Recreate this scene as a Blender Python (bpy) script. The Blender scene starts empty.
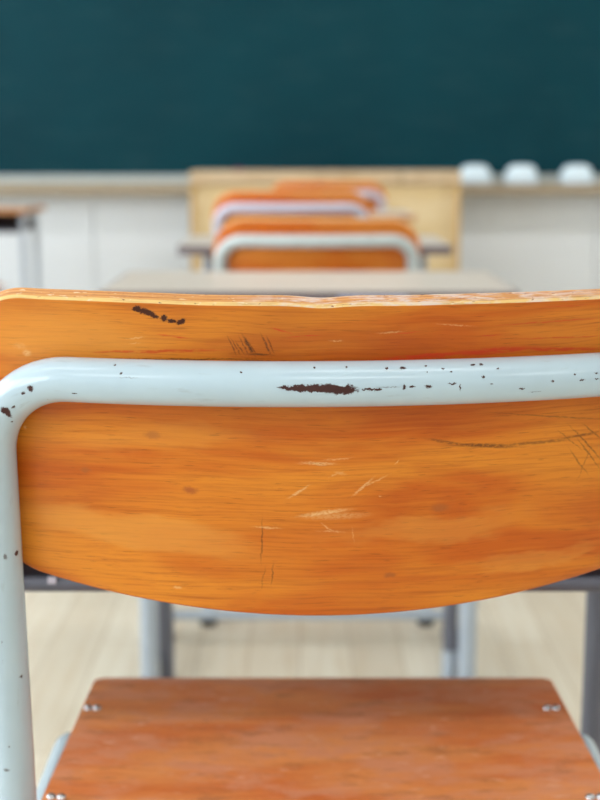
import bpy, bmesh, math, random
from mathutils import Vector, Matrix, noise
PI = math.pi
random.seed(7)
scene = bpy.context.scene
COL = scene.collection

# ------------------------------------------------------------------ camera numbers
F_PX = 1307.0
PITCH = math.atan(240 / F_PX)
CAM = Vector((0, 0, 0.86))

def project(p):
    q = Vector(p) - CAM
    d = q.y * math.cos(PITCH) - q.z * math.sin(PITCH)
    h = q.y * math.sin(PITCH) + q.z * math.cos(PITCH)
    return 300 + F_PX * q.x / d, 400 - F_PX * h / d

# ------------------------------------------------------------------ helpers
def lin(r, g, b):
    f = lambda c: (c / 255 / 12.92) if c / 255 <= 0.04045 else ((c / 255 + 0.055) / 1.055) ** 2.4
    return (f(r), f(g), f(b), 1)

def obj(name, bm, mat, parent=None, smooth=True, bevel=0, bseg=2):
    me = bpy.data.meshes.new(name)
    bmesh.ops.recalc_face_normals(bm, faces=bm.faces[:])
    bm.to_mesh(me); bm.free()
    for m in (mat if isinstance(mat, (list, tuple)) else [mat]):
        me.materials.append(m)
    for p in me.polygons:
        p.use_smooth = smooth
    o = bpy.data.objects.new(name, me)
    COL.objects.link(o)
    if parent is not None:
        o.parent = parent
    if bevel:
        b = o.modifiers.new('Bevel', 'BEVEL'); b.width = bevel; b.segments = bseg
        b.limit_method = 'ANGLE'; b.angle_limit = math.radians(40); b.harden_normals = True
    elif smooth:
        try:
            me.set_sharp_from_angle(angle=math.radians(40))
        except Exception:
            pass
    return o

def thing(name, label, cat, loc=(0, 0, 0), rz=0, group=None):
    o = bpy.data.objects.new(name, None); COL.objects.link(o)
    o.empty_display_size = 0.05
    o.location = loc; o.rotation_euler = (0, 0, rz)
    o['label'] = label; o['category'] = cat
    if group: o['group'] = group
    return o

def tag(o, label, cat, group=None):
    o['label'] = label; o['category'] = cat
    if group: o['group'] = group
    return o

def struct(name, bm, mat, parent=None, smooth=False, bevel=0):
    o = obj(name, bm, mat, parent, smooth, bevel)
    if parent is None: o['kind'] = 'structure'
    return o

def box(bm, x0, x1, y0, y1, z0, z1, mi=0):
    v = [bm.verts.new((x, y, z)) for z in (z0, z1) for y in (y0, y1) for x in (x0, x1)]
    for f in ((0, 2, 3, 1), (4, 5, 7, 6), (0, 1, 5, 4), (2, 6, 7, 3), (0, 4, 6, 2), (1, 3, 7, 5)):
        bm.faces.new([v[i] for i in f]).material_index = mi
    return bm

def B(*a):
    return box(bmesh.new(), *a)

def fillet(pts, radii, n=10):
    """polyline with rounded corners"""
    pts = [Vector(p) for p in pts]
    out = [pts[0]]
    for i in range(1, len(pts) - 1):
        r = radii[i - 1]
        a, b, c = pts[i - 1], pts[i], pts[i + 1]
        d1 = (a - b).normalized(); d2 = (c - b).normalized()
        ang = d1.angle(d2)
        if r <= 0 or ang > PI - 0.01:
            out.append(b); continue
        t = r / math.tan(ang / 2)
        cen = b + (d1 + d2).normalized() * (r / math.sin(ang / 2))
        p1 = b + d1 * t; p2 = b + d2 * t
        v1 = p1 - cen; v2 = p2 - cen
        tot = v1.angle(v2); ax = v1.cross(v2).normalized()
        for k in range(n + 1):
            out.append(cen + Matrix.Rotation(tot * k / n, 3, ax) @ v1)
    out.append(pts[-1])
    return out

def densify(pts, step):
    out = [pts[0]]
    for a, b in zip(pts, pts[1:]):
        n = max(1, int((b - a).length / step))
        for k in range(1, n + 1):
            out.append(a.lerp(b, k / n))
    return out

def tube(bm, pts, r, seg=20, cap=True, samples=None, ref=Vector((0, -1, 0))):
    """swept round tube with a UV map in metres (length, girth)"""
    uvl = bm.loops.layers.uv.verify()
    pts = [Vector(p) for p in pts]
    rings = []; s = 0; ss = []
    t0 = (pts[1] - pts[0]).normalized()
    up = (ref - ref.dot(t0) * t0)
    if up.length < 1e-4:
        up = Vector((1, 0, 0)) - t0 * t0.x
    up.normalize()
    for i, p in enumerate(pts):
        t = (pts[min(i + 1, len(pts) - 1)] - pts[max(i - 1, 0)]).normalized()
        up = (up - up.dot(t) * t).normalized()
        sd = t.cross(up)
        if i: s += (p - pts[i - 1]).length
        ss.append(s)
        ring = []
        for k in range(seg):
            a = 2 * PI * k / seg
            nrm = up * math.cos(a) + sd * math.sin(a)
            ring.append(bm.verts.new(p + nrm * r))
            if samples is not None:
                samples.append((p + nrm * r, nrm, s, a * r))
        rings.append(ring)
    for i in range(len(rings) - 1):
        for k in range(seg):
            k2 = (k + 1) % seg
            f = bm.faces.new((rings[i][k], rings[i][k2], rings[i + 1][k2], rings[i + 1][k]))
            us = ((ss[i], k), (ss[i], k + 1), (ss[i + 1], k + 1), (ss[i + 1], k))
            for lp, (u, kk) in zip(f.loops, us):
                lp[uvl].uv = (u, 2 * PI * kk / seg * r)
    if cap:
        bm.faces.new(rings[0]); bm.faces.new(rings[-1][::-1])
    return bm

# ------------------------------------------------------------------ materials
class NT:
    def __init__(self, name):
        self.m = bpy.data.materials.new(name); self.m.use_nodes = True
        self.t = self.m.node_tree; self.n = self.t.nodes
        self.b = self.n['Principled BSDF']
    def new(self, typ, **kw):
        n = self.n.new(typ)
        for k, v in kw.items():
            setattr(n, k, v)
        return n
    def link(self, a, b):
        self.t.links.new(a, b)
    def uv(self):
        return self.new('ShaderNodeUVMap').outputs[0] if False else self.new('ShaderNodeTexCoord').outputs['UV']
    def objc(self):
        return self.new('ShaderNodeTexCoord').outputs['Object']
    def mapping(self, src, scale=(1, 1, 1), loc=(0, 0, 0), rot=(0, 0, 0), typ='POINT'):
        n = self.new('ShaderNodeMapping', vector_type=typ)
        n.inputs['Scale'].default_value = scale
        n.inputs['Location'].default_value = loc
        n.inputs['Rotation'].default_value = rot
        self.link(src, n.inputs['Vector']); return n.outputs[0]
    def noise(self, src, scale=1, detail=3, rough=0.5, dist=0, color=False):
        n = self.new('ShaderNodeTexNoise')
        n.inputs['Scale'].default_value = scale; n.inputs['Detail'].default_value = detail
        n.inputs['Roughness'].default_value = rough; n.inputs['Distortion'].default_value = dist
        self.link(src, n.inputs['Vector']); return n.outputs['Color' if color else 'Fac']
    def rng(self, src, a, b, c=0.0, d=1.0, smooth=False):
        n = self.new('ShaderNodeMapRange')
        if smooth: n.interpolation_type = 'SMOOTHSTEP'
        for k, v in zip(('From Min', 'From Max', 'To Min', 'To Max'), (a, b, c, d)):
            n.inputs[k].default_value = v
        self.link(src, n.inputs['Value']); return n.outputs[0]
    def math(self, op, a, b=None, c=None):
        n = self.new('ShaderNodeMath', operation=op)
        for i, v in enumerate((a, b, c)):
            if v is None: continue
            if isinstance(v, (int, float)): n.inputs[i].default_value = v
            else: self.link(v, n.inputs[i])
        return n.outputs[0]
    def vmath(self, op, a, b=None):
        n = self.new('ShaderNodeVectorMath', operation=op)
        for i, v in enumerate((a, b)):
            if v is None: continue
            if isinstance(v, tuple): n.inputs[i].default_value = v
            else: self.link(v, n.inputs[i])
        return n.outputs['Value'] if op == 'LENGTH' else n.outputs[0]
    def mix(self, fac, a, b):
        n = self.new('ShaderNodeMix', data_type='RGBA')
        for s, v in ((n.inputs[0], fac), (n.inputs[6], a), (n.inputs[7], b)):
            if isinstance(v, (int, float)): s.default_value = v
            elif isinstance(v, tuple): s.default_value = v
            else: self.link(v, s)
        return n.outputs[2]
    def blots(self, coord, marks, soft=0.3):
        """union of ellipses (cx, cy, rx, ry, angle, strength) in coord space"""
        acc = None
        for cx, cy, rx, ry, ang, st in marks:
            src = coord
            if acc is not None:          # keeps the masks in sequence so that few values stay live at once
                n = self.new('ShaderNodeVectorMath', operation='MULTIPLY_ADD')
                self.link(acc, n.inputs[0]); n.inputs[1].default_value = (1e-9, 1e-9, 0); self.link(coord, n.inputs[2])
                src = n.outputs[0]
            e = self.mapping(src, (rx, ry, 1), (cx, cy, 0), (0, 0, ang), 'TEXTURE')
            m = self.rng(self.vmath('LENGTH', e), 1 + soft, 1 - soft, 0, st, True)
            acc = m if acc is None else self.math('MAXIMUM', acc, m)
        return acc
    def bump(self, h, strength=0.2, dist=0.001):
        n = self.new('ShaderNodeBump')
        n.inputs['Strength'].default_value = strength; n.inputs['Distance'].default_value = dist
        self.link(h, n.inputs['Height']); self.link(n.outputs[0], self.b.inputs['Normal'])
    def base(self, c):
        if isinstance(c, tuple): self.b.inputs['Base Color'].default_value = c
        else: self.link(c, self.b.inputs['Base Color'])
    def set(self, **kw):
        for k, v in kw.items():
            s = self.b.inputs[k.replace('_', ' ')]
            if isinstance(v, (int, float, tuple)): s.default_value = v
            else: self.link(v, s)

def plain(name, c, rough=0.5, metal=0.0, var=0.06, scale=20, coat=0):
    t = NT(name)
    n = t.noise(t.objc(), scale, 4)
    dark = tuple(x * (1 - var * 2) for x in c[:3]) + (1,)
    lite = tuple(min(1, x * (1 + var)) for x in c[:3]) + (1,)
    t.base(t.mix(n, dark, lite))
    t.set(Roughness=t.rng(n, 0.3, 0.7, max(0.02, rough - 0.06), rough + 0.06), Metallic=metal)
    if coat: t.set(Coat_Weight=coat, Coat_Roughness=0.1)
    return t.m

def wood_color(t, co, c_dark, c_mid, c_light, seedv=0, fig=1.0):
    """co in metres, grain along x"""
    off = t.vmath('ADD', co, (seedv, seedv * 0.37, 0))
    warp = t.noise(t.mapping(off, (9, 14, 1)), 1, 2, 0.5, 0, True)
    w = t.vmath('MULTIPLY', t.vmath('SUBTRACT', warp, (0.5, 0.5, 0.5)), (0.05, 0.011, 0))
    wc = t.vmath('ADD', off, w)
    figure = t.noise(t.mapping(wc, (5, 22, 1)), 1, 3, 0.55, 0.6)
    col = t.mix(t.rng(figure, 0.36, 0.66, 0, 1, True), c_mid, c_light)
    red = t.noise(t.mapping(wc, (4, 16, 1), (3.1, 7.7, 0)), 1, 2, 0.5, 0.8)
    col = t.mix(t.rng(red, 0.5, 0.8, 0, 0.5 * fig, True), col, c_dark)
    fine = t.noise(t.mapping(wc, (22, 620, 1)), 1, 4, 0.65)
    col = t.mix(t.rng(fine, 0.48, 0.7, 0, 0.42), col, c_dark)
    streak = t.noise(t.mapping(wc, (9, 230, 1), (1.3, 2.7, 0)), 1, 4, 0.6)
    col = t.mix(t.rng(streak, 0.52, 0.72, 0, 0.36), col, c_dark)
    lst = t.noise(t.mapping(wc, (10, 300, 1), (5.3, 9.7, 0)), 1, 4, 0.6)
    col = t.mix(t.rng(lst, 0.56, 0.78, 0, 0.45), col, c_light)
    pores = t.noise(t.mapping(wc, (70, 1100, 1)), 1, 2, 0.5)
    pk = tuple(x * 0.42 for x in c_dark[:3]) + (1,)
    col = t.mix(t.rng(pores, 0.62, 0.72, 0, 0.42), col, pk)
    return col, fine, wc

def wood(name, c_dark, c_mid, c_light, rough=0.35, use_uv=False, scale=1.0, seedv=0.0, fig=1.0, rot=(0, 0, 0)):
    t = NT(name)
    src = t.uv() if use_uv else t.objc()
    co = t.mapping(src, (scale, scale, scale), (0, 0, 0), rot)
    col, fine, _ = wood_color(t, co, c_dark, c_mid, c_light, seedv, fig)
    t.base(col); t.set(Roughness=rough, Specular_IOR_Level=0.3)
    t.bump(fine, 0.08, 0.0004)
    return t.m

WD, WM, WL = lin(158, 60, 4), lin(200, 95, 14), lin(224, 136, 38)

# ------------------------------------------------------------------ chair geometry
TR = 0.0118           # frame tube radius
HW = 0.1840           # half spacing of the hoop
Z_BAR = 0.7476        # height of the top bar
R_BEND = 0.045
LEAN = math.tan(math.radians(10))

def bow(u, skew=0.0):
    """forward offset of the bar and the board away from the centre line"""
    uu = min(abs(u), 0.2)
    return 1.12 * uu * uu + skew * u

def hoop_path(skew):
    """from the left rear foot up, over the bar and down to the right rear foot"""
    zs = 0.43
    def half(sg):
        return [(sg * 0.207, 0.012), (sg * 0.192, zs - 0.02), (sg * 0.1905, zs + 0.05), (sg * HW, Z_BAR)]
    l = half(-1); r = half(1)[::-1]
    flat = [Vector((u, 0, z)) for u, z in l + r]
    pts = fillet(flat, [0.3, 0.3, R_BEND, R_BEND, 0.3, 0.3], 14)
    pts = densify(pts, 0.004)
    out = []
    for p in pts:
        u, z = p.x, p.z
        if z >= 0.47:
            y = (Z_BAR - z) * LEAN
        else:
            k = (0.47 - z) / 0.47
            y0 = (Z_BAR - 0.47) * LEAN
            y = y0 + LEAN * 0.47 * k - 0.242 * k * k        # bends back towards the rear foot
        fade = min(1, max(0, z / 0.45))
        out.append(Vector((u, y + bow(u, skew) * fade, z)))
    return out

def lean_y(z):
    return (Z_BAR - z) * LEAN

BT = 0.0108     # thickness of the backrest board
V_TOP, V_BOT = 0.0410, -0.1370     # board extent from the bar, measured in height
BHW = 0.200

def board_rear(u, v, skew):
    """point on the rear (camera) face of the board"""
    z = Z_BAR + v
    return Vector((u, lean_y(z) + bow(u, skew) + TR * 0.93 - (2.6 * v * v if v > 0 else 0), z))

def board_depth(v, f=1.0):
    """offset from the rear face through the thickness, square to the leaning board"""
    n = Vector((0, 1, LEAN + (5.2 * v if v > 0 else 0))).normalized()
    return n * BT * f

def board_limits(u, wav=0.0):
    a = abs(u)
    top = V_TOP + (0.055 * u * u - 0.004 * u if wav else 0)
    rt = 0.036 if wav else 0.062
    if a > BHW - rt:
        top -= rt - math.sqrt(max(0, rt * rt - (a - (BHW - rt)) ** 2))
    bot = V_BOT + 0.70 * a * a
    rb = 0.035
    if a > BHW - rb:
        bot += rb - math.sqrt(max(0, rb * rb - (a - (BHW - rb)) ** 2))
    if wav:
        top -= wav * 0.0006 * max(0, noise.noise(Vector((u * 22, 3.3, 0)))) + wav * 0.0012 * math.exp(-((u + 0.008) / 0.012) ** 2)
    return top, bot

def board_mesh(skew, wav=0.0, nu=150, nv=26):
    bm = bmesh.new(); uvl = bm.loops.layers.uv.verify()
    us = [-BHW * math.cos(PI * i / nu) for i in range(nu + 1)]
    e = 0.0011
    def grid(front):
        g = []
        for u in us:
            top, bot = board_limits(u, wav)
            uu = u * (1 - e / BHW)
            t2, b2 = top - e, bot + e
            col = []
            for j in range(nv + 1):
                v = b2 + (t2 - b2) * j / nv
                p = board_rear(uu, v, skew)
                if front: p += board_depth(v)
                col.append((bm.verts.new(p), uu, v))
            g.append(col)
        return g
    rear, front = grid(False), grid(True)
    def face(vs, mi, uvs):
        f = bm.faces.new(vs); f.material_index = mi
        for lp, q in zip(f.loops, uvs): lp[uvl].uv = q
    for g, du in ((rear, 0), (front, 1.3)):
        for i in range(nu):
            for j in range(nv):
                q = (g[i][j], g[i + 1][j], g[i + 1][j + 1], g[i][j + 1])
                face([a[0] for a in q], 0, [(a[1] + du, a[2]) for a in q])
    def loop(g):
        return ([g[i][nv] for i in range(nu + 1)] + [g[nu][j] for j in range(nv - 1, -1, -1)] +
                [g[i][0] for i in range(nu - 1, -1, -1)] + [g[0][j] for j in range(1, nv)])
    lr, lf = loop(rear), loop(front)
    n = len(lr)
    def outer(lp_, frac):
        o = []
        for k, (v, u, vv) in enumerate(lp_):
            a = lp_[k - 1]; b = lp_[(k + 1) % n]
            t = Vector((b[1] - a[1], 0, b[2] - a[2])).normalized()
            nrm = Vector((-t.z, 0, t.x))
            p0 = board_rear(u, vv, skew)
            o.append(bm.verts.new(p0 + nrm * e + board_depth(vv, frac)))
        return o
    r1 = outer(lr, 0.11); r2 = outer(lr, 0.89)
    arc = [0]
    for k in range(n):
        a, b = lr[k], lr[(k + 1) % n]
        arc.append(arc[-1] + math.hypot(b[1] - a[1], b[2] - a[2]))
    V0 = [x[0] for x in lr]; V3 = [x[0] for x in lf]
    rows = [(V0, 0.0), (r1, 0.0012), (r2, 0.0096), (V3, 0.0108)]
    for (A, va), (Bq, vb) in zip(rows, rows[1:]):
        for k in range(n):
            k2 = (k + 1) % n
            face([A[k], A[k2], Bq[k2], Bq[k]], 1, [(arc[k], va), (arc[k + 1], va), (arc[k + 1], vb), (arc[k], vb)])
    return bm

def rounded_rect(x0, x1, y0, y1, r, n=6):
    out = []
    for cx, cy, a0 in ((x1 - r, y1 - r, 0), (x0 + r, y1 - r, 90), (x0 + r, y0 + r, 180), (x1 - r, y0 + r, 270)):
        for k in range(n + 1):
            a = math.radians(a0 + 90 * k / n)
            out.append((cx + r * math.cos(a), cy + r * math.sin(a)))
    return out

def seat_mesh(y0=0.03, y1=0.388, hw=0.1895, zt=0.435, th=0.011):
    """dished plywood seat, front edge rolled down"""
    bm = bmesh.new(); uvl = bm.loops.layers.uv.verify()
    nx, ny = 40, 40
    def z(x, y):
        f = (y - y0) / (y1 - y0)
        zz = zt - 0.004 * math.sin(PI * min(1, f * 1.1)) * (1 - (x / hw) ** 2)
        if f > 0.93: zz -= 0.006 * ((f - 0.93) / 0.07) ** 2
        return zz
    def shape(i, j):
        x = -hw + 2 * hw * i / nx; y = y0 + (y1 - y0) * j / ny
        # squeeze the corners round
        r = 0.022
        dy = min(y - y0, y1 - y)
        w = hw
        if dy < r: w = hw - r + math.sqrt(max(0, r * r - (r - dy) ** 2)) + 0.004 * (dy <= 0)
        return x * w / hw * (1 + 0.035 * (1 - j / ny)), y
    layers = []
    for top in (True, False):
        g = [[None] * (ny + 1) for _ in range(nx + 1)]
        for i in range(nx + 1):
            for j in range(ny + 1):
                x, y = shape(i, j)
                g[i][j] = (bm.verts.new((x, y, z(x, y) - (0 if top else th))), x, y)
        layers.append(g)
    for g, mi in ((layers[0], 0), (layers[1], 0)):
        for i in range(nx):
            for j in range(ny):
                q = (g[i][j], g[i + 1][j], g[i + 1][j + 1], g[i][j + 1])
                f = bm.faces.new([a[0] for a in q]); f.material_index = mi
                for lp, a in zip(f.loops, q): lp[uvl].uv = (a[1], a[2])
    def loop(g):
        return ([g[i][0] for i in range(nx + 1)] + [g[nx][j] for j in range(1, ny + 1)] +
                [g[i][ny] for i in range(nx - 1, -1, -1)] + [g[0][j] for j in range(ny - 1, 0, -1)])
    a, b = loop(layers[0]), loop(layers[1])
    for k in range(len(a)):
        k2 = (k + 1) % len(a)
        f = bm.faces.new([a[k][0], a[k2][0], b[k2][0], b[k][0]]); f.material_index = 1
        for lp, q, v in zip(f.loops, (a[k], a[k2], b[k2], b[k]), (0, 0, th, th)): lp[uvl].uv = (q[1] + q[2], v)
    return bm

def dome(bm, c, r, h, seg=16, rings=5):
    """rivet / screw head"""
    prev = None
    c = Vector(c)
    for k in range(rings):
        a = PI / 2 * k / rings
        ring = [bm.verts.new(c + Vector((r * math.cos(a) * math.cos(t), r * math.cos(a) * math.sin(t), h * math.sin(a))))
                for t in [2 * PI * s / seg for s in range(seg)]]
        if prev:
            for s in range(seg):
                bm.faces.new((prev[s], prev[(s + 1) % seg], ring[(s + 1) % seg], ring[s]))
        else:
            bm.faces.new(ring[::-1])
        prev = ring
    top = bm.verts.new(c + Vector((0, 0, h)))
    for s in range(seg):
        bm.faces.new((prev[s], prev[(s + 1) % seg], top))
    return bm

# ------------------------------------------------------------------ chair materials
paint_far = plain('pale_grey_chair_paint', lin(196, 204, 204), 0.3, 0, 0.05, 30, 0.3)
paint_lilac = plain('lilac_grey_chair_paint', lin(196, 194, 212), 0.3, 0, 0.05, 30, 0.3)
rubber = plain('dark_rubber', lin(48, 46, 50), 0.8)
rivet_mat = plain('rivet_steel', lin(205, 205, 208), 0.25, 1.0, 0.05)
far_wood = wood('far_chair_wood', lin(176, 76, 14), lin(212, 104, 26), lin(228, 138, 56), 0.35, True, 1, 4.2)
far_edge = plain('far_ply_edge', lin(222, 170, 108), 0.5)
seat_far = wood('far_seat_wood', lin(150, 72, 34), lin(184, 100, 52), lin(204, 132, 84), 0.35, True, 1, 2.2)

CX, CY = 0.019, 0.6575       # where the nearest chair stands
SKEW = 0.055

# where the worn marks of the nearest chair sit, measured on its surfaces
hoop_samples = []
_tmp = bmesh.new(); _hp = hoop_path(SKEW)
tube(_tmp, _hp, TR, 72, False, hoop_samples); _tmp.free()
HS = []
for p, nrm, s, a in hoop_samples:
    w = p + Vector((CX, CY, 0))
    if nrm.dot(CAM - w) > 0.1 * (CAM - w).length and p.z > 0.4:
        HS.append((project(w), s, a))

def on_tube(px, py):
    (q, s, a) = min(HS, key=lambda h: (h[0][0] - px) ** 2 + (h[0][1] - py) ** 2)
    return s, a

def on_board(px, py):
    u, v = (px - 337) / 1900, -(py - 383) / 1860
    for _ in range(12):
        x, y = project(board_rear(u, v, SKEW) + Vector((CX, CY, 0)))
        u += (px - x) / 1880; v -= (py - y) / 1850
    return u, v

def stroke(conv, x0, y0, x1, y1, wpx, st=1.0):
    a = conv(x0, y0); b = conv(x1, y1)
    return ((a[0] + b[0]) / 2, (a[1] + b[1]) / 2, math.hypot(b[0] - a[0], b[1] - a[1]) / 2, wpx / 2 / 1880,
            math.atan2(b[1] - a[1], b[0] - a[0]), st)

def spot(conv, x, y, rx, ry, ang=0, st=1.0):
    a = conv(x, y)
    return (a[0], a[1], rx / 1880, ry / 1880, ang, st)

def near_board_material():
    t = NT('worn_varnished_backrest_wood')
    uv = t.uv()
    col, fine, wc = wood_color(t, uv, WD, WM, WL, 0.83)
    # small knots in the veneer
    kn = [spot(on_board, x, y, rx, ry) for x, y, rx, ry in ((190, 490, 7, 3.5), (440, 508, 9, 4), (152, 435, 7, 4), (390, 575, 6, 3), (85, 470, 5, 3))]
    dn = t.vmath('ADD', uv, t.vmath('MULTIPLY', t.vmath('SUBTRACT', t.noise(uv, 300, 3, 0.6, 0, True), (0.5, 0.5, 0.5)), (0.004, 0.003, 0)))
    col = t.mix(t.blots(dn, kn, 0.6), col, lin(176, 92, 34))
    # pale sapwood clouds
    cl = [spot(on_board, 130, 530, 110, 16, -0.14, 0.55), spot(on_board, 60, 340, 90, 40, 0, 0.45), spot(on_board, 430, 530, 90, 12, 0.1, 0.35),
          spot(on_board, 540, 555, 70, 8, 0.1, 0.35), spot(on_board, 160, 440, 90, 14, 0.05, 0.25)]
    dn2 = t.vmath('ADD', uv, t.vmath('MULTIPLY', t.vmath('SUBTRACT', t.noise(t.mapping(uv, (1, 3, 1)), 22, 3, 0.6, 0, True), (0.5, 0.5, 0.5)), (0.05, 0.03, 0)))
    col = t.mix(t.blots(dn2, cl, 0.5), col, lin(226, 152, 66))
    # red paint rubbed on above the bar and in the grain on the right
    rm = [stroke(on_board, 95, 352, 215, 350, 3, 0.7), stroke(on_board, 380, 359, 470, 353, 5, 0.9), stroke(on_board, 450, 354, 530, 348, 6, 0.9),
          stroke(on_board, 520, 349, 600, 349, 4, 0.8), stroke(on_board, 290, 337, 320, 335, 1.2, 0.7), stroke(on_board, 160, 335, 188, 338, 1.6, 0.8),
          stroke(on_board, 272, 328, 290, 333, 1.6, 0.7), stroke(on_board, 500, 325, 600, 318, 1.5, 0.6), stroke(on_board, 520, 339, 600, 336, 1.5, 0.6),
          stroke(on_board, 395, 334, 420, 332, 1.2, 0.6), stroke(on_board, 480, 336, 500, 335, 1.5, 0.6), stroke(on_board, 540, 308, 590, 304, 1.2, 0.5)]
    brk = t.rng(t.noise(t.mapping(uv, (120, 700, 1)), 1, 3, 0.6), 0.38, 0.5, 0.25, 1)
    d1 = t.vmath('ADD', uv, t.vmath('MULTIPLY', t.vmath('SUBTRACT', t.noise(uv, 160, 3, 0.6, 0, True), (0.5, 0.5, 0.5)), (0.003, 0.0016, 0)))
    col = t.mix(t.math('MULTIPLY', t.blots(d1, rm, 0.5), brk), col, lin(206, 60, 24))
    # dark scuffs
    dk = [stroke(on_board, 60, 358, 250, 359, 1.6, 0.8), stroke(on_board, 60, 358, 40, 366, 1.2, 0.5), stroke(on_board, 230, 360, 330, 362, 1.2, 0.6),
          stroke(on_board, 428, 439, 470, 446, 3, 0.55), stroke(on_board, 455, 445, 515, 446, 4, 0.75), stroke(on_board, 505, 445, 565, 440, 3, 0.6),
          stroke(on_board, 560, 439, 598, 432, 2.4, 0.65), stroke(on_board, 572, 428, 600, 458, 1.6, 0.7), stroke(on_board, 578, 440, 600, 468, 1.4, 0.6),
          stroke(on_board, 570, 450, 586, 472, 1.6, 0.5), stroke(on_board, 585, 425, 600, 438, 1.5, 0.6), stroke(on_board, 560, 432, 580, 448, 1.2, 0.5),
          stroke(on_board, 500, 413, 600, 419, 1.4, 0.5), stroke(on_board, 262, 522, 261, 560, 1.6, 0.6), stroke(on_board, 273, 565, 272, 584, 1.4, 0.6),
          stroke(on_board, 265, 568, 261, 588, 1.2, 0.4), stroke(on_board, 590, 448, 578, 478, 1.2, 0.4)]
    for k in range(6):
        x = 228 + k * 4
        dk.append(stroke(on_board, x, 338 + k % 3 * 2, x + 8, 354, 1.6, 0.6))
    dk += [stroke(on_board, 243, 336, 254, 355, 2.6, 0.85), stroke(on_board, 262, 336, 270, 354, 2.2, 0.7), stroke(on_board, 267, 337, 273, 352, 1.6, 0.6),
           stroke(on_board, 247, 354, 272, 355, 1.8, 0.75)]
    br2 = t.rng(t.noise(t.mapping(uv, (420, 900, 1)), 1, 3, 0.6), 0.36, 0.5, 0.2, 1)
    col = t.mix(t.math('MULTIPLY', t.blots(d1, dk, 0.6), br2), col, lin(70, 40, 18))
    # gouge through the varnish near the top edge
    gm = [spot(on_board, 137, 309, 4.5, 3), spot(on_board, 146, 312, 9, 3, -0.25), spot(on_board, 154, 316, 5, 2, -0.3), spot(on_board, 164, 318, 3, 3.4),
          spot(on_board, 172, 321, 5, 2, -0.1), spot(on_board, 181, 322, 5, 2.4, 0.5), spot(on_board, 126, 300.0, 0.1, 0.1)]
    d3 = t.vmath('ADD', uv, t.vmath('MULTIPLY', t.vmath('SUBTRACT', t.noise(uv, 900, 3, 0.7, 0, True), (0.5, 0.5, 0.5)), (0.004, 0.003, 0)))
    gouge = t.blots(d3, gm, 0.25)
    col = t.mix(gouge, col, lin(66, 24, 8))
    # pale scratches, and a whitish highlight smear painted at the left end
    wm = [stroke(on_board, 303, 463, 332, 464, 3, 0.8), stroke(on_board, 325, 460, 350, 458, 1.6, 0.5), stroke(on_board, 290, 497, 308, 486, 2, 0.8),
          stroke(on_board, 355, 494, 372, 479, 2.2, 0.8), stroke(on_board, 362, 488, 386, 476, 1.6, 0.6), stroke(on_board, 395, 464, 399, 460, 1.4, 0.7),
          stroke(on_board, 302, 516, 345, 510, 4, 0.9), stroke(on_board, 310, 517, 362, 515, 6, 0.4), stroke(on_board, 322, 524, 332, 531, 1.4, 0.6),
          stroke(on_board, 256, 527, 279, 528, 1.6, 0.7), stroke(on_board, 335, 472, 345, 474, 3, 0.4), stroke(on_board, 330, 477, 342, 472, 1.4, 0.6),
          stroke(on_board, 320, 531, 342, 532, 1.4, 0.5), stroke(on_board, 174, 587, 181, 588, 2.6, 0.9), stroke(on_board, 352, 528, 354, 542, 1.2, 0.35),
          stroke(on_board, 128, 339, 145, 337, 1.4, 0.6), stroke(on_board, 130, 344, 140, 343, 1, 0.5), stroke(on_board, 440, 324, 470, 326, 1.2, 0.5),
          stroke(on_board, 380, 333, 402, 331, 1.4, 0.5), spot(on_board, 27, 353, 4, 3, 0, 0.6), spot(on_board, 20, 346, 6, 3, 0, 0.25),
          stroke(on_board, 330, 341, 342, 341, 1.4, 0.5), spot(on_board, 25, 427, 1.6, 1.4, 0, 0.6), spot(on_board, 380, 496, 1.5, 1, 0, 0.5)]
    br3 = t.rng(t.noise(t.mapping(uv, (500, 1300, 1), (0, 0, 0), (0, 0, 0.3)), 1, 3, 0.6), 0.36, 0.52, 0.1, 1)
    d2 = t.vmath('ADD', uv, t.vmath('MULTIPLY', t.vmath('SUBTRACT', t.noise(uv, 420, 3, 0.6, 0, True), (0.5, 0.5, 0.5)), (0.0022, 0.0022, 0)))
    sc = t.math('MULTIPLY', t.math('MULTIPLY', t.blots(d2, wm, 0.7), br3), 0.75)
    col = t.mix(sc, col, lin(238, 196, 138))
    t.base(col)
    t.set(Roughness=t.rng(t.noise(uv, 60, 4), 0.3, 0.7, 0.28, 0.42), Specular_IOR_Level=0.3, Coat_Weight=0.08, Coat_Roughness=0.2)
    h = t.math('SUBTRACT', t.math('MULTIPLY', fine, 0.15), gouge)
    t.bump(h, 0.35, 0.0004)
    return t.m

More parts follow.
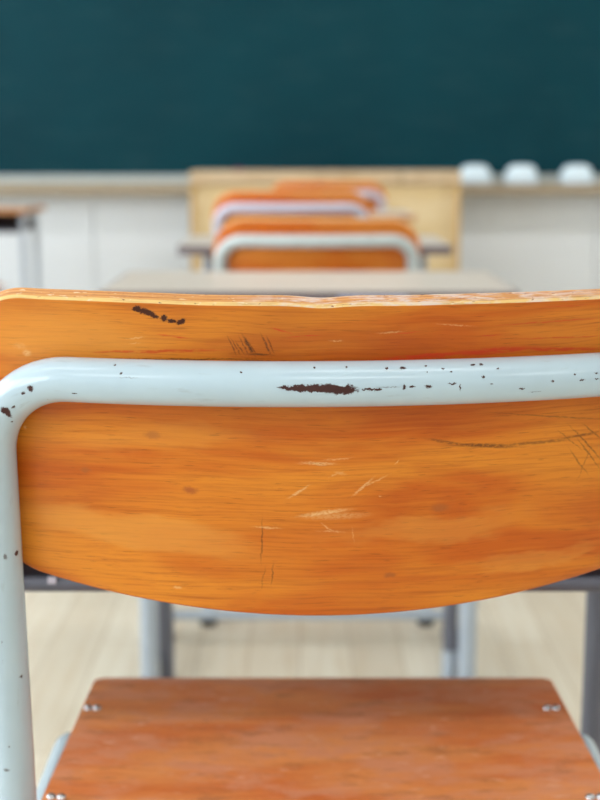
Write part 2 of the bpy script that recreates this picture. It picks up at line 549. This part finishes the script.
def ply_edge_material():
    """worn top edge: plies, rubbed varnish, whitish chips and dark nicks"""
    t = NT('worn_plywood_edge')
    uv = t.uv()
    wob = t.vmath('ADD', uv, t.vmath('MULTIPLY', t.vmath('SUBTRACT', t.noise(t.mapping(uv, (40, 80, 1)), 1, 4, 0.6, 0, True), (0.5, 0.5, 0.5)), (0, 0.003, 0)))
    sep = t.new('ShaderNodeSeparateXYZ'); t.link(wob, sep.inputs[0])
    v = sep.outputs[1]
    ply = t.math('SINE', t.math('MULTIPLY', v, 2 * PI / 0.0034))
    col = t.mix(t.rng(ply, -0.2, 0.6), lin(214, 150, 80), lin(198, 126, 62))
    so = t.new('ShaderNodeSeparateXYZ'); t.link(t.objc(), so.inputs[0])
    rim = t.math('MULTIPLY', t.rng(v, 0.0021, 0.0011, 0, 1, True), t.rng(so.outputs[2], 0.73, 0.77))
    col = t.mix(rim, col, lin(228, 190, 118))
    st = t.noise(t.mapping(uv, (30, 900, 1)), 1, 3, 0.6)
    col = t.mix(t.rng(st, 0.5, 0.7, 0, 0.6), col, lin(150, 82, 40))
    # whitish bruised stretch
    sepu = t.new('ShaderNodeSeparateXYZ'); t.link(uv, sepu.inputs[0])
    u = sepu.outputs[0]
    stretch = t.math('MULTIPLY', t.rng(u, 0.155, 0.21, 0, 1, True), t.rng(u, 0.40, 0.30, 0.15, 1, True))
    wn = t.noise(t.mapping(uv, (70, 260, 1)), 1, 5, 0.65)
    wmask = t.math('MULTIPLY', t.rng(wn, 0.44, 0.60, 0, 0.75), stretch)
    col = t.mix(wmask, col, lin(216, 200, 196))
    wn2 = t.rng(t.noise(t.mapping(uv, (160, 500, 1), (3, 3, 0)), 1, 4, 0.6), 0.60, 0.66, 0, 0.8)
    col = t.mix(wn2, col, lin(228, 206, 172))
    dn = t.rng(t.noise(t.mapping(uv, (260, 700, 1), (7, 1, 0)), 1, 4, 0.6), 0.63, 0.68, 0, 0.9)
    col = t.mix(dn, col, lin(120, 56, 44))
    col = t.mix(t.rng(so.outputs[2], 0.73, 0.70), col, lin(196, 98, 28))
    t.base(col); t.set(Roughness=0.55)
    t.bump(wn, 0.5, 0.0006)
    return t.m

def near_paint_material():
    t = NT('chipped_pale_blue_chair_paint')
    uv = t.uv()
    n0 = t.noise(uv, 30, 3)
    col = t.mix(n0, lin(174, 194, 206), lin(188, 208, 219))
    d1 = t.vmath('ADD', uv, t.vmath('MULTIPLY', t.vmath('SUBTRACT', t.noise(uv, 420, 4, 0.7, 0, True), (0.5, 0.5, 0.5)), (0.009, 0.0045, 0)))
    big = [spot(on_tube, 318, 389, 30, 3.6), spot(on_tube, 336, 389, 17, 4.4), spot(on_tube, 349, 389, 6, 5), spot(on_tube, 300, 389, 18, 2),
           spot(on_tube, 370, 390, 9, 1.4)]
    m1 = t.blots(d1, big, 0.18)
    d2 = t.vmath('ADD', uv, t.vmath('MULTIPLY', t.vmath('SUBTRACT', t.noise(uv, 700, 4, 0.7, 0, True), (0.5, 0.5, 0.5)), (0.004, 0.003, 0)))
    small = [spot(on_tube, 32, 388, 2.6, 3.4), spot(on_tube, 21, 394, 2.2, 1.4), spot(on_tube, 6, 413, 3.4, 8, 0.5), spot(on_tube, 11, 408, 3, 2), spot(on_tube, 71, 394, 2.8, 1.2),
             spot(on_tube, 122, 373, 1.3, 1.3), spot(on_tube, 117, 365, 0.8, 1.2), spot(on_tube, 405, 367, 3, 1.6), spot(on_tube, 425, 367, 1, 1.2),
             spot(on_tube, 383, 369, 1.2, 1.2), spot(on_tube, 442, 368, 1.4, 1.1), spot(on_tube, 424.5, 386.5, 3.4, 1.2), spot(on_tube, 407, 388, 1, 3), spot(on_tube, 412, 387, 2.4, 0.9),
             spot(on_tube, 451, 384, 4, 0.8), spot(on_tube, 464, 388, 0.8, 3), spot(on_tube, 472, 365, 3, 1.4), spot(on_tube, 480, 364.5, 2, 1.5), spot(on_tube, 485, 376, 1.8, 1),
             spot(on_tube, 489, 385, 1.5, 0.9), spot(on_tube, 552, 381.5, 2, 0.9), spot(on_tube, 585, 381, 2.6, 1.1), spot(on_tube, 594, 378, 2, 0.9), spot(on_tube, 572, 375, 1, 0.9),
             spot(on_tube, 524, 389, 2.6, 0.8), spot(on_tube, 535, 391, 7, 0.5, 0, 0.6), spot(on_tube, 316, 368, 0.9, 1.6), spot(on_tube, 349, 367, 0.9, 1.6), spot(on_tube, 386, 388, 12, 0.5, 0, 0.5),
             spot(on_tube, 21, 676, 1.6, 2.2), spot(on_tube, 8, 745, 1.4, 2), spot(on_tube, 17, 553, 3, 3), spot(on_tube, 5, 556, 3, 2, 0, 0.7), spot(on_tube, 6, 770, 1.5, 4, 0, 0.7), spot(on_tube, 3, 660, 3, 0.6, 0, 0.7)]
    small += [spot(on_tube, 3, 412, 5, 4, 0.6), spot(on_tube, 13, 422, 1.2, 1.2), spot(on_tube, 240, 372, 1, 1.2), spot(on_tube, 455, 371, 1, 0.9), spot(on_tube, 430, 372, 0.8, 0.8),
              spot(on_tube, 500, 368, 1, 0.9), spot(on_tube, 600, 372, 2, 1), spot(on_tube, 130, 377, 9, 0.5, 0, 0.35), spot(on_tube, 2, 645, 3, 0.6, 0, 0.6)]
    m2 = t.blots(d2, small, 0.3)
    vor = t.new('ShaderNodeTexVoronoi'); vor.inputs['Scale'].default_value = 95
    t.link(d2, vor.inputs['Vector'])
    sepc = t.new('ShaderNodeSeparateColor'); t.link(vor.outputs['Color'], sepc.inputs[0])
    sp = t.math('MULTIPLY', t.rng(vor.outputs['Distance'], 0.10, 0.06), t.rng(sepc.outputs[0], 0.80, 0.82))
    chips = t.math('MAXIMUM', t.math('MAXIMUM', m1, m2), t.math('MULTIPLY', sp, 0.8))
    dirt = t.rng(t.noise(t.mapping(uv, (40, 220, 1)), 1, 4, 0.6), 0.62, 0.75, 0, 0.25)
    col = t.mix(dirt, col, lin(136, 132, 128))
    col = t.mix(chips, col, lin(62, 26, 20))
    t.base(col)
    t.set(Roughness=t.math('ADD', t.math('MULTIPLY', chips, 0.5), 0.26), Coat_Weight=t.math('MULTIPLY', t.math('SUBTRACT', 1.0, chips), 0.5), Coat_Roughness=0.12)
    t.bump(t.math('SUBTRACT', t.math('MULTIPLY', n0, 0.05), chips), 0.5, 0.0003)
    return t.m

def near_seat_material():
    t = NT('worn_reddish_seat_wood')
    uv = t.uv()
    col, fine, wc = wood_color(t, uv, lin(196, 92, 42), lin(216, 118, 60), lin(230, 146, 84), 1.9)
    worn = t.noise(t.mapping(uv, (14, 26, 1)), 1, 6, 0.7)
    col = t.mix(t.rng(worn, 0.44, 0.60, 0, 0.75, True), col, lin(216, 142, 106))
    w2 = t.noise(t.mapping(uv, (20, 60, 1), (4, 4, 0)), 1, 6, 0.7)
    col = t.mix(t.rng(w2, 0.52, 0.66, 0, 0.6, True), col, lin(176, 106, 64))
    w3 = t.noise(t.mapping(uv, (40, 110, 1), (9, 4, 0)), 1, 4, 0.6)
    col = t.mix(t.rng(w3, 0.60, 0.72, 0, 0.4, True), col, lin(240, 196, 172))
    t.base(col)
    t.set(Roughness=t.rng(worn, 0.4, 0.65, 0.4, 0.6), Specular_IOR_Level=0.3)
    t.bump(fine, 0.12, 0.0004)
    return t.m

NEAR = dict(wood=near_board_material(), edge=ply_edge_material(), paint=near_paint_material(), seat=near_seat_material(),
            seat_edge=plain('seat_ply_edge', lin(196, 124, 62), 0.5), skew=SKEW, wav=1.0)
FAR = dict(wood=far_wood, edge=far_edge, paint=paint_far, seat=seat_far, seat_edge=far_edge, skew=0, wav=0)
FAR2 = dict(FAR, paint=paint_lilac)

def make_chair(label, k, loc, near=False, group=None):
    t = thing('school_chair', label, 'chair', loc, 0, group)
    seg = 48 if near else 18
    bm = bmesh.new(); tube(bm, hoop_path(k['skew']), TR if near else TR * 1.12, seg)
    obj('back_frame', bm, k['paint'], t)
    obj('backrest', board_mesh(k['skew'], k['wav'], 200 if near else 60, 30 if near else 8), [k['wood'], k['edge']], t)
    s = obj('seat', seat_mesh(), [k['seat'], k['seat_edge']], t)
    for sg in (-1, 1):
        for (yy, uu) in ((0.312, 0.1858), (0.312, 0.1790), (0.166, 0.1878), (0.166, 0.1810), (0.06, 0.183)):
            if not near and uu < 0.182: continue
            z = 0.435 - 0.004 * math.sin(PI * min(1, (yy - 0.03) / 0.338 * 1.1)) * (1 - (uu / 0.1895) ** 2) - 0.0002
            obj('rivet', dome(bmesh.new(), (sg * uu - (0.003 if sg > 0 else 0), yy, z), 0.0034, 0.0028), rivet_mat, s)
        # rail under the seat running into the front leg
        pts = [(sg * 0.196, 0.062, 0.4115), (sg * 0.199, 0.325, 0.4115), (sg * 0.206, 0.343, 0.012)]
        bm = bmesh.new(); tube(bm, densify(fillet(pts, [0.045], 12), 0.01), 0.0115, seg // 2 + 6, ref=Vector((0, 0, 1)))
        obj('front_leg', bm, k['paint'], t)
        for yy, uu in ((0.343, 0.206), (-0.0, 0.207)):
            if yy == 0:
                p = hoop_path(k['skew'])[0]; x, yy = sg * abs(p.x), p.y if sg < 0 else hoop_path(k['skew'])[-1].y
            else: x = sg * uu
            bm = bmesh.new(); tube(bm, [(x, yy, 0.0), (x, yy, 0.006), (x, yy, 0.028)], 0.0155, 18, ref=Vector((1, 0, 0)))
            obj('rubber_foot', bm, rubber, t)
        # side stretcher between the legs
        yr = [p for p in hoop_path(k['skew']) if p.x * sg > 0 and abs(p.z - 0.16) < 0.004][0]
        bm = bmesh.new(); tube(bm, [(yr.x, yr.y + 0.004, 0.16), (sg * 0.203, 0.337, 0.16)], 0.008, 14, ref=Vector((0, 0, 1)))
        obj('stretcher', bm, k['paint'], t)
    for yy in (0.09, 0.26):
        bm = bmesh.new(); tube(bm, [(-0.19, yy, 0.412), (0.19, yy, 0.412)], 0.008, 14, ref=Vector((0, 0, 1)))
        obj('crossbar', bm, k['paint'], t)
    return t

# ------------------------------------------------------------------ desks
top_mat = plain('beige_laminate', lin(200, 190, 178), 0.35, 0, 0.03, 40)
top_wood = wood('wood_laminate', lin(176, 112, 62), lin(206, 146, 92), lin(222, 170, 118), 0.35)
edge_mat = plain('dark_edge_strip', lin(112, 100, 104), 0.5)
edge_wood = plain('orange_brown_edge_strip', lin(192, 134, 84), 0.5)
tray_mat = plain('dark_tray_steel', lin(76, 70, 80), 0.5, 0.2)
tray_brown = plain('dark_brown_tray', lin(52, 26, 24), 0.5)
lip_mat = plain('grey_tray_lip', lin(98, 100, 112), 0.4, 0.3)
leg_light = plain('pale_blue_grey_leg_paint', lin(176, 186, 198), 0.35, 0.1, 0.06, 30)
leg_dark = plain('dark_grey_leg', lin(108, 110, 122), 0.35, 0.3, 0.06, 30)  # darker grey tone for rear legs, base runners and inner posts
tag_blue = plain('pale_blue_sticker', lin(160, 170, 200), 0.5)
tag_white = plain('white_sticker', lin(200, 196, 210), 0.5)

def make_desk(label, loc, w=0.638, dp=0.40, h=0.668, ml=0.06, top=None, edge=None, tray=None, tray_d=0.105, bright=False, lx=None, posts=False, group=None):
    """origin on the floor under the middle of the near edge"""
    t = thing('school_desk', label, 'desk', loc, 0, group)
    hw = w / 2; th = 0.019
    bm = bmesh.new(); r = rounded_rect(-hw + 0.003, hw - 0.003, 0.003, dp - 0.003, 0.012)
    def slab(bm, r, z0, z1):
        a = [bm.verts.new((x, y, z0)) for x, y in r]; b = [bm.verts.new((x, y, z1)) for x, y in r]
        bm.faces.new(a[::-1]); bm.faces.new(b)
        for i in range(len(a)):
            j = (i + 1) % len(a); bm.faces.new((a[i], a[j], b[j], b[i]))
        return bm
    slab(bm, r, h - th, h)
    tt = obj('tabletop', bm, top or top_mat, t, True, 0.001)
    # edge strip: a thin band wrapped round the board
    bm = bmesh.new()
    ro = rounded_rect(-hw, hw, 0, dp, 0.015)
    n = len(ro)
    lay = [[bm.verts.new((x, y, z)) for x, y in q] for q, z in ((ro, h - th - 0.001), (ro, h - 0.0012), (r, h - 0.0002), (r, h - th - 0.001))]
    for A, Bq in ((0, 1), (1, 2), (2, 3), (3, 0)):
        for i in range(n):
            j = (i + 1) % n
            bm.faces.new((lay[A][i], lay[A][j], lay[Bq][j], lay[Bq][i]))
    obj('edge_strip', bm, edge or edge_mat, tt, True)
    # book tray: open towards the pupil
    tw = hw - ml; z1 = h - th - 0.001; z0 = z1 - tray_d; g = 0.0015
    bm = bmesh.new()
    box(bm, -tw, tw, 0.03, dp - 0.05, z0, z0 + g); box(bm, -tw, -tw + g, 0.03, dp - 0.05, z0 + g, z1)
    box(bm, tw - g, tw, 0.03, dp - 0.05, z0 + g, z1); box(bm, -tw + g, tw - g, dp - 0.05 - g, dp - 0.05, z0 + g, z1)
    tr = obj('book_tray', bm, tray or tray_mat, t, False)
    bm = bmesh.new(); tube(bm, [(-tw, 0.03, z0 + 0.004), (tw, 0.03, z0 + 0.004)], 0.006, 12, ref=Vector((0, 0, 1)))
    obj('tray_lip', bm, lip_mat, tr)
    lx = lx or hw - 0.063; yn, yf = 0.045, 0.285
    for sg in (-1, 1):
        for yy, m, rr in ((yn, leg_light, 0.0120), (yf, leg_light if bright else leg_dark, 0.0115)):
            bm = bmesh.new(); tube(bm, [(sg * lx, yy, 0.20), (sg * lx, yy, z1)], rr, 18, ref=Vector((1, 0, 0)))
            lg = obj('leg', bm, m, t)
            bm = bmesh.new(); tube(bm, [(sg * lx, yy, 0.012), (sg * lx, yy, 0.27)], rr + 0.0025, 18, ref=Vector((1, 0, 0)))
            obj('leg_sleeve', bm, m, lg)
            bm = bmesh.new(); tube(bm, [(sg * lx, yy, 0.0), (sg * lx, yy, 0.012)], rr + 0.004, 18, ref=Vector((1, 0, 0)))
            obj('rubber_foot', bm, rubber, lg)
        obj('side_rail', B(sg * lx - 0.011, sg * lx + 0.011, yn, yf, z1 - 0.026, z1), leg_light, t, False, 0.002)
        if posts:
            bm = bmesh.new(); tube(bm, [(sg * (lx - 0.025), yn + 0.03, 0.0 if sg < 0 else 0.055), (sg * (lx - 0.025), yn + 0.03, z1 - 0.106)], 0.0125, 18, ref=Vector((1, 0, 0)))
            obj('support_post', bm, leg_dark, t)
            if sg > 0:
                bm = bmesh.new(); tube(bm, [(sg * (lx - 0.025), yn + 0.03, 0.0), (sg * (lx - 0.025), yn + 0.03, 0.055)], 0.0128, 18, ref=Vector((1, 0, 0)))
                obj('post_socket', bm, leg_light, t)
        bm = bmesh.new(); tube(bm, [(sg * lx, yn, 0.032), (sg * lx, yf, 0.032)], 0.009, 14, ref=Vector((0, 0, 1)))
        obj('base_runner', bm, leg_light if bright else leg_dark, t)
    bm = bmesh.new(); tube(bm, [(-lx, yf, 0.04), (lx, yf, 0.04)], 0.0095, 14, ref=Vector((0, 0, 1)))
    obj('crossbar', bm, leg_light, t)
    return t, tr

# ------------------------------------------------------------------ place the row
chair1 = make_chair('nearest school chair, worn orange plywood backrest with chipped pale blue tube frame', NEAR, (CX, CY, 0), True)
deskA, trayA = make_desk('school desk right in front of the nearest chair, dark underside seen below its backrest', (0.004, 0.89, 0), w=0.66, h=0.69, tray_d=0.120, lx=0.2765)
st = obj('sticker', B(-0.188, -0.182, 0.0232, 0.0262, 0.5560, 0.5605), tag_white, trayA, False)
st['label'] = 'small white sticker'
deskB, trayB = make_desk('empty beige desk whose top shows just above the nearest backrest', (0.014, 2.0, 0), w=0.65, dp=0.375, h=0.662, lx=0.262, posts=True)
st = obj('sticker', B(0.045, 0.15, -0.0016, 0.0002, 0.6445, 0.656), tag_blue, deskB, False)
st['label'] = 'pale blue sticker on front edge'
s2 = 0.99
chair2 = make_chair('second chair up the row, greenish white tube frame, directly behind the empty beige desk', FAR, (0.032, 2.445, 0))
chair2.scale = (0.99, 0.99, 0.951)
deskC, _ = make_desk('middle desk of the row, ends showing either side of the second chair', (0.032, 2.80, 0), w=0.59, h=0.68)
chair3 = make_chair('third chair up the row, lilac white tube frame, seen above the second chair', FAR2, (-0.021, 3.29, 0))
chair3.scale = (1.01, 1.01, 0.992)
deskD, _ = make_desk('farthest desk of the row, brown edge peeking out right of the chairs', (0.047, 3.88, 0), w=0.59, h=0.70, edge=edge_wood)
chair4 = make_chair('farthest chair, just in front of the podium, only its right side showing', FAR2, (0.093, 4.42, 0))
deskL, _ = make_desk('lone desk of the left row with orange brown top edge and dark tray', (-1.318, 4.80, 0), h=0.688, lx=0.298, ml=0.035, tray_d=0.07, top=top_mat, edge=edge_wood, tray=tray_brown, bright=True)
chairL = make_chair('chair pulled up to the lone desk of the left row', FAR2, (-1.225, 4.20, 0))

# ------------------------------------------------------------------ podium
birch = wood('pale_birch', lin(198, 166, 116), lin(210, 184, 138), lin(220, 198, 158), 0.4, False, 0.6, 0.3, 0.6, (PI / 2, 0, 0))
birch_top = wood('podium_top_wood', lin(172, 140, 104), lin(192, 164, 128), lin(206, 182, 150), 0.35, False, 0.6, 0.9, 0.5)
birch_edge = plain('podium_edge_strip', lin(204, 168, 112), 0.4)
pd = thing('podium', 'wide pale birch teacher podium standing before the blackboard', 'podium', (0.10, 5.22, 0))
obj('cabinet_body', B(-0.515, 0.515, 0.02, 0.46, 0.0, 0.768), birch, pd, False, 0.002)
obj('front_panel', B(-0.47, 0.47, 0.012, 0.02, 0.06, 0.764), birch, pd, False, 0.001)
obj('podium_top', B(-0.535, 0.535, 0.0, 0.48, 0.768, 0.818), birch_top, pd, False, 0.004)
for sg in (-1, 1):
    obj('side_strip', B(sg * 0.525 - 0.010, sg * 0.525 + 0.010, 0.010, 0.46, 0.0, 0.768), birch_edge, pd, False, 0.001)
bm = bmesh.new(); box(bm, -0.02, 0.02, -0.012, 0.012, 0, 0.012)
kn = obj('chalk_holder', bm, plain('dark_purple_plastic', lin(92, 42, 82), 0.4), None, True, 0.004, 3)
kn.location = (-0.245, 5.30, 0.818)
tag(kn, 'tiny dark purple holder lying on the left of the podium top', 'chalk holder')

# ------------------------------------------------------------------ blackboard
YW = 5.98     # room face of the front wall
def board_surface_material():
    t = NT('green_chalkboard_enamel')
    o = t.objc()
    n = t.noise(t.mapping(o, (1, 1, 1)), 1.6, 4, 0.55)
    col = t.mix(t.rng(n, 0.3, 0.7), lin(2, 52, 62), lin(4, 60, 70))
    dust = t.noise(t.mapping(o, (0.7, 1, 3)), 6, 5, 0.6)
    col = t.mix(t.rng(dust, 0.5, 0.8, 0, 0.05), col, lin(110, 140, 142))
    t.base(col); t.set(Roughness=0.5, Specular_IOR_Level=0.12)
    return t.m
bb = thing('blackboard', 'wide dark green blackboard across the front wall', 'blackboard', (0.1, YW, 0))
obj('writing_surface', B(-2.2, 2.2, -0.035, 0, 0.793, 2.02), board_surface_material(), bb, False)
fr = plain('pale_aluminium_frame', lin(186, 190, 186), 0.5)
rail = plain('tan_chalk_rail', lin(160, 142, 116), 0.5)
obj('frame', B(-2.25, 2.25, -0.045, 0, 0.752, 0.795), fr, bb, False, 0.003)
obj('frame', B(-2.25, 2.25, -0.045, 0, 2.02, 2.06), fr, bb, False, 0.003)
for sg in (-1, 1):
    obj('frame', B(sg * 2.225 - 0.025, sg * 2.225 + 0.025, -0.045, 0, 0.795, 2.02), fr, bb, False, 0.003)
bm = bmesh.new(); box(bm, -2.25, 2.25, -0.145, -0.045, 0.735, 0.745); box(bm, -2.25, 2.25, -0.150, -0.140, 0.712, 0.757)
obj('chalk_rail', bm, rail, bb, False, 0.002)

felt = plain('pale_blue_felt', lin(214, 228, 240), 0.8, 0, 0.03)
felt2 = plain('white_eraser_body', lin(222, 238, 248), 0.5, 0, 0.02)
def eraser(x, label, ry):
    """domed blackboard eraser"""
    bm = bmesh.new()
    n = 24; w, dpt, hh = 0.072, 0.032, 0.094
    rings = []
    for j in range(9):
        f = j / 8
        z = 0.03 + (hh - 0.03) * math.sin(f * PI / 2)
        s = max(0.02, math.cos(f * PI / 2)) ** 0.45
        rings.append([bm.verts.new((math.copysign(abs(math.cos(a)) ** 0.6, math.cos(a)) * w * s, math.copysign(abs(math.sin(a)) ** 0.6, math.sin(a)) * dpt * s, z))
                      for a in [2 * PI * (k + 0.5) / n for k in range(n)]])
    for a, b in zip(rings, rings[1:]):
        for k in range(n): bm.faces.new((a[k], a[(k + 1) % n], b[(k + 1) % n], b[k]))
    bm.faces.new(rings[0][::-1]); bm.faces.new(rings[-1])
    r = thing('blackboard_eraser', label, 'eraser', (x, YW - 0.093, 0.7451), ry, 'erasers on the chalk rail')
    obj('handle', bm, felt2, r)
    obj('felt_pad', B(-0.071, 0.071, -0.030, 0.030, 0, 0.030), felt, r, True, 0.006, 3)
for px, ry, lb in ((0.776, 0.02, 'pale blue and white eraser on the chalk rail, the one beside the podium'),
                   (0.982, -0.04, 'middle one of the three pale domed erasers on the chalk rail'),
                   (1.228, 0.03, 'pale domed eraser on the chalk rail, farthest from the podium')):
    eraser(px, lb, ry)

# ------------------------------------------------------------------ room shell
X0, X1, Y0, Y1, ZC = -3.3, 4.3, -3.0, YW + 0.0, 2.75
def wall_material(name, c):
    t = NT(name)
    n = t.noise(t.objc(), 3, 4)
    t.base(t.mix(n, tuple(x * 0.96 for x in c[:3]) + (1,), c)); t.set(Roughness=0.6)
    t.bump(t.noise(t.objc(), 180, 3), 0.06, 0.001)
    return t.m
wall_m = wall_material('off_white_wall_paint', lin(232, 234, 234))
panel_m = wall_material('pale_grey_green_panel', lin(230, 234, 238))
ceil_m = wall_material('white_ceiling', lin(236, 236, 232))

def floor_material():
    t = NT('pale_wood_plank_floor')
    o = t.objc()
    rot = t.mapping(o, (1, 1, 1), (0, 0, 0), (0, 0, PI / 2))
    br = t.new('ShaderNodeTexBrick'); br.offset = 0.5
    br.inputs['Scale'].default_value = 1; br.inputs['Mortar Size'].default_value = 0.0012
    br.inputs['Brick Width'].default_value = 0.9; br.inputs['Row Height'].default_value = 0.09
    br.inputs['Color1'].default_value = lin(220, 211, 192); br.inputs['Color2'].default_value = lin(208, 196, 175)
    br.inputs['Mortar'].default_value = lin(172, 152, 126)
    t.link(rot, br.inputs['Vector'])
    g = t.noise(t.mapping(rot, (4, 60, 1)), 1, 4, 0.6)
    col = t.mix(t.rng(g, 0.45, 0.75, 0, 0.45), br.outputs['Color'], lin(190, 166, 132))
    t.base(col); t.set(Roughness=t.rng(g, 0.3, 0.7, 0.3, 0.42))
    return t.m
struct('floor', B(X0 - 0.2, X1 + 0.2, Y0 - 0.2, Y1 + 0.2, -0.1, 0), floor_material())
struct('ceiling', B(X0 - 0.2, X1 + 0.2, Y0 - 0.2, Y1 + 0.2, ZC, ZC + 0.1), ceil_m)
struct('wall_front', B(X0 - 0.2, X1 + 0.2, YW, YW + 0.2, 0, ZC), wall_m)
struct('wall_back', B(X0 - 0.2, X1 + 0.2, Y0 - 0.2, Y0, 0, ZC), wall_m)
struct('wall_right', B(X1, X1 + 0.2, Y0, YW, 0, ZC), wall_m)
# left wall with a long row of windows
WIN = [(-2.6, -0.9), (-0.6, 1.1), (1.4, 3.1), (3.4, 5.1)]
bm = bmesh.new()
box(bm, X0 - 0.2, X0, Y0, YW, 0, 0.85); box(bm, X0 - 0.2, X0, Y0, YW, 2.35, ZC)
ys = [Y0] + [v for w in WIN for v in w] + [YW]
for a, b in zip(ys[::2], ys[1::2]):
    box(bm, X0 - 0.2, X0, a, b, 0.85, 2.35)
struct('wall_left', bm, wall_m)
frame_m = plain('white_window_frame', lin(232, 234, 236), 0.4)
gt = NT('clear_window_glass')
gt.b.inputs['Transmission Weight'].default_value = 1; gt.b.inputs['Roughness'].default_value = 0; gt.b.inputs['IOR'].default_value = 1.02
gt.base((1, 1, 1, 1))
tr_ = gt.new('ShaderNodeBsdfTransparent'); gl_ = gt.new('ShaderNodeBsdfGlossy'); gl_.inputs['Roughness'].default_value = 0.02
mx_ = gt.new('ShaderNodeMixShader'); mx_.inputs[0].default_value = 0.05
gt.link(tr_.outputs[0], mx_.inputs[1]); gt.link(gl_.outputs[0], mx_.inputs[2]); gt.link(mx_.outputs[0], gt.n['Material Output'].inputs[0])
for i, (a, b) in enumerate(WIN):
    bm = bmesh.new()
    for y in (a, (a + b) / 2 - 0.025, b - 0.05): box(bm, X0 - 0.14, X0 - 0.08, y, y + 0.05, 0.9, 2.3)
    box(bm, X0 - 0.14, X0 - 0.08, a, b, 0.85, 0.9); box(bm, X0 - 0.14, X0 - 0.08, a, b, 2.3, 2.35)
    w = struct('window_%d' % (i + 1), bm, frame_m)
    obj('glass_pane', B(X0 - 0.113, X0 - 0.107, a + 0.05, b - 0.05, 0.9, 2.3), gt.m, w, False)
# panels below the blackboard with narrow seams between them
k = 1
for a, b in ((-3.3, -2.02), (-2.016, -1.49), (-1.486, -0.935), (-0.931, -0.435), (-0.431, 1.34), (1.344, 2.6), (2.604, 4.3)):
    o = struct('trim_%d' % k, B(a, b, YW - 0.018, YW, 0.08, 0.71), panel_m, None, False, 0.002); k += 1
struct('baseboard_front', B(X0, X1, YW - 0.022, YW, 0, 0.08), plain('grey_baseboard', lin(150, 148, 142), 0.5))
struct('baseboard_right', B(X1 - 0.015, X1, Y0, YW - 0.022, 0, 0.08), plain('grey_baseboard_side', lin(150, 148, 142), 0.5))

# ceiling lamps
lamp_body = plain('white_lamp_housing', lin(240, 240, 240), 0.4)
em = NT('lit_lamp_diffuser'); em.set(Emission_Color=(0.96, 0.98, 1, 1), Emission_Strength=3.0)
proto = None
for yy in (-1.6, 0.2, 2.5, 4.4):
    for xx in (-1.5, 0.55, 2.6):
        if proto is None:
            proto = thing('ceiling_lamp', 'long fluorescent ceiling lamp', 'lamp', (xx, yy, ZC), 0, 'fluorescent ceiling lamps')
            parts = [obj('lamp_housing', B(-0.62, 0.62, -0.15, 0.15, -0.07, 0), lamp_body, proto, False, 0.004),
                     obj('diffuser', B(-0.59, 0.59, -0.12, 0.12, -0.075, -0.0705), em.m, proto, False)]
        else:
            c = proto.copy(); COL.objects.link(c); c.location = (xx, yy, ZC)
            for p in parts:
                q = p.copy(); COL.objects.link(q); q.parent = c

# ------------------------------------------------------------------ light
def area(name, loc, rot, sx, sy, power, color=(1, 1, 1)):
    l = bpy.data.lights.new(name, 'AREA'); l.shape = 'RECTANGLE'; l.size = sx; l.size_y = sy
    l.energy = power; l.color = color
    o = bpy.data.objects.new(name, l); COL.objects.link(o); o.location = loc; o.rotation_euler = rot
    return o
for i, (a, b) in enumerate(WIN):
    area('daylight_%d' % i, (X0 - 0.25, (a + b) / 2, 1.6), (0, -PI / 2, 0), 1.4, b - a, 62, (0.84, 0.93, 1))
for yy in (-1.6, 0.2, 2.5, 4.4):
    for xx in (-1.5, 0.55, 2.6):
        area('lamp_light', (xx, yy, ZC - 0.09), (0, 0, 0), 1.15, 0.22, (8.5 if yy < 0 else 2.5 if yy < 1 else 6.5) + (9 if yy > 4 and xx > 2 else 4 if yy > 4 and xx > 0 else 0), (0.95, 0.98, 1))

w = bpy.data.worlds.new('World'); scene.world = w; w.use_nodes = True
nt = w.node_tree
sky = nt.nodes.new('ShaderNodeTexSky'); sky.sky_type = 'NISHITA'; sky.sun_disc = False
sky.sun_elevation = math.radians(50); sky.sun_rotation = math.radians(60)
nt.links.new(sky.outputs[0], nt.nodes['Background'].inputs[0]); nt.nodes['Background'].inputs[1].default_value = 0.15

# ------------------------------------------------------------------ camera
cd = bpy.data.cameras.new('camera'); cam = bpy.data.objects.new('camera', cd); COL.objects.link(cam)
cam.location = CAM; cam.rotation_euler = (PI / 2 - PITCH, 0, 0)
cd.sensor_fit = 'VERTICAL'; cd.sensor_height = 36; cd.sensor_width = 27
cd.lens = F_PX * 36 / 800; cd.clip_start = 0.02
cd.dof.use_dof = True; cd.dof.focus_distance = 0.665; cd.dof.aperture_fstop = 58.8 / 8.0
cd.dof.aperture_blades = 0
scene.camera = cam

scene.view_settings.view_transform = 'Standard'; scene.view_settings.look = 'None'
scene.view_settings.gamma = 1; scene.view_settings.use_curve_mapping = False
scene.view_settings.exposure = 0.0
scene.cycles.use_denoising = True
scene.cycles.max_bounces = 8; scene.cycles.diffuse_bounces = 5
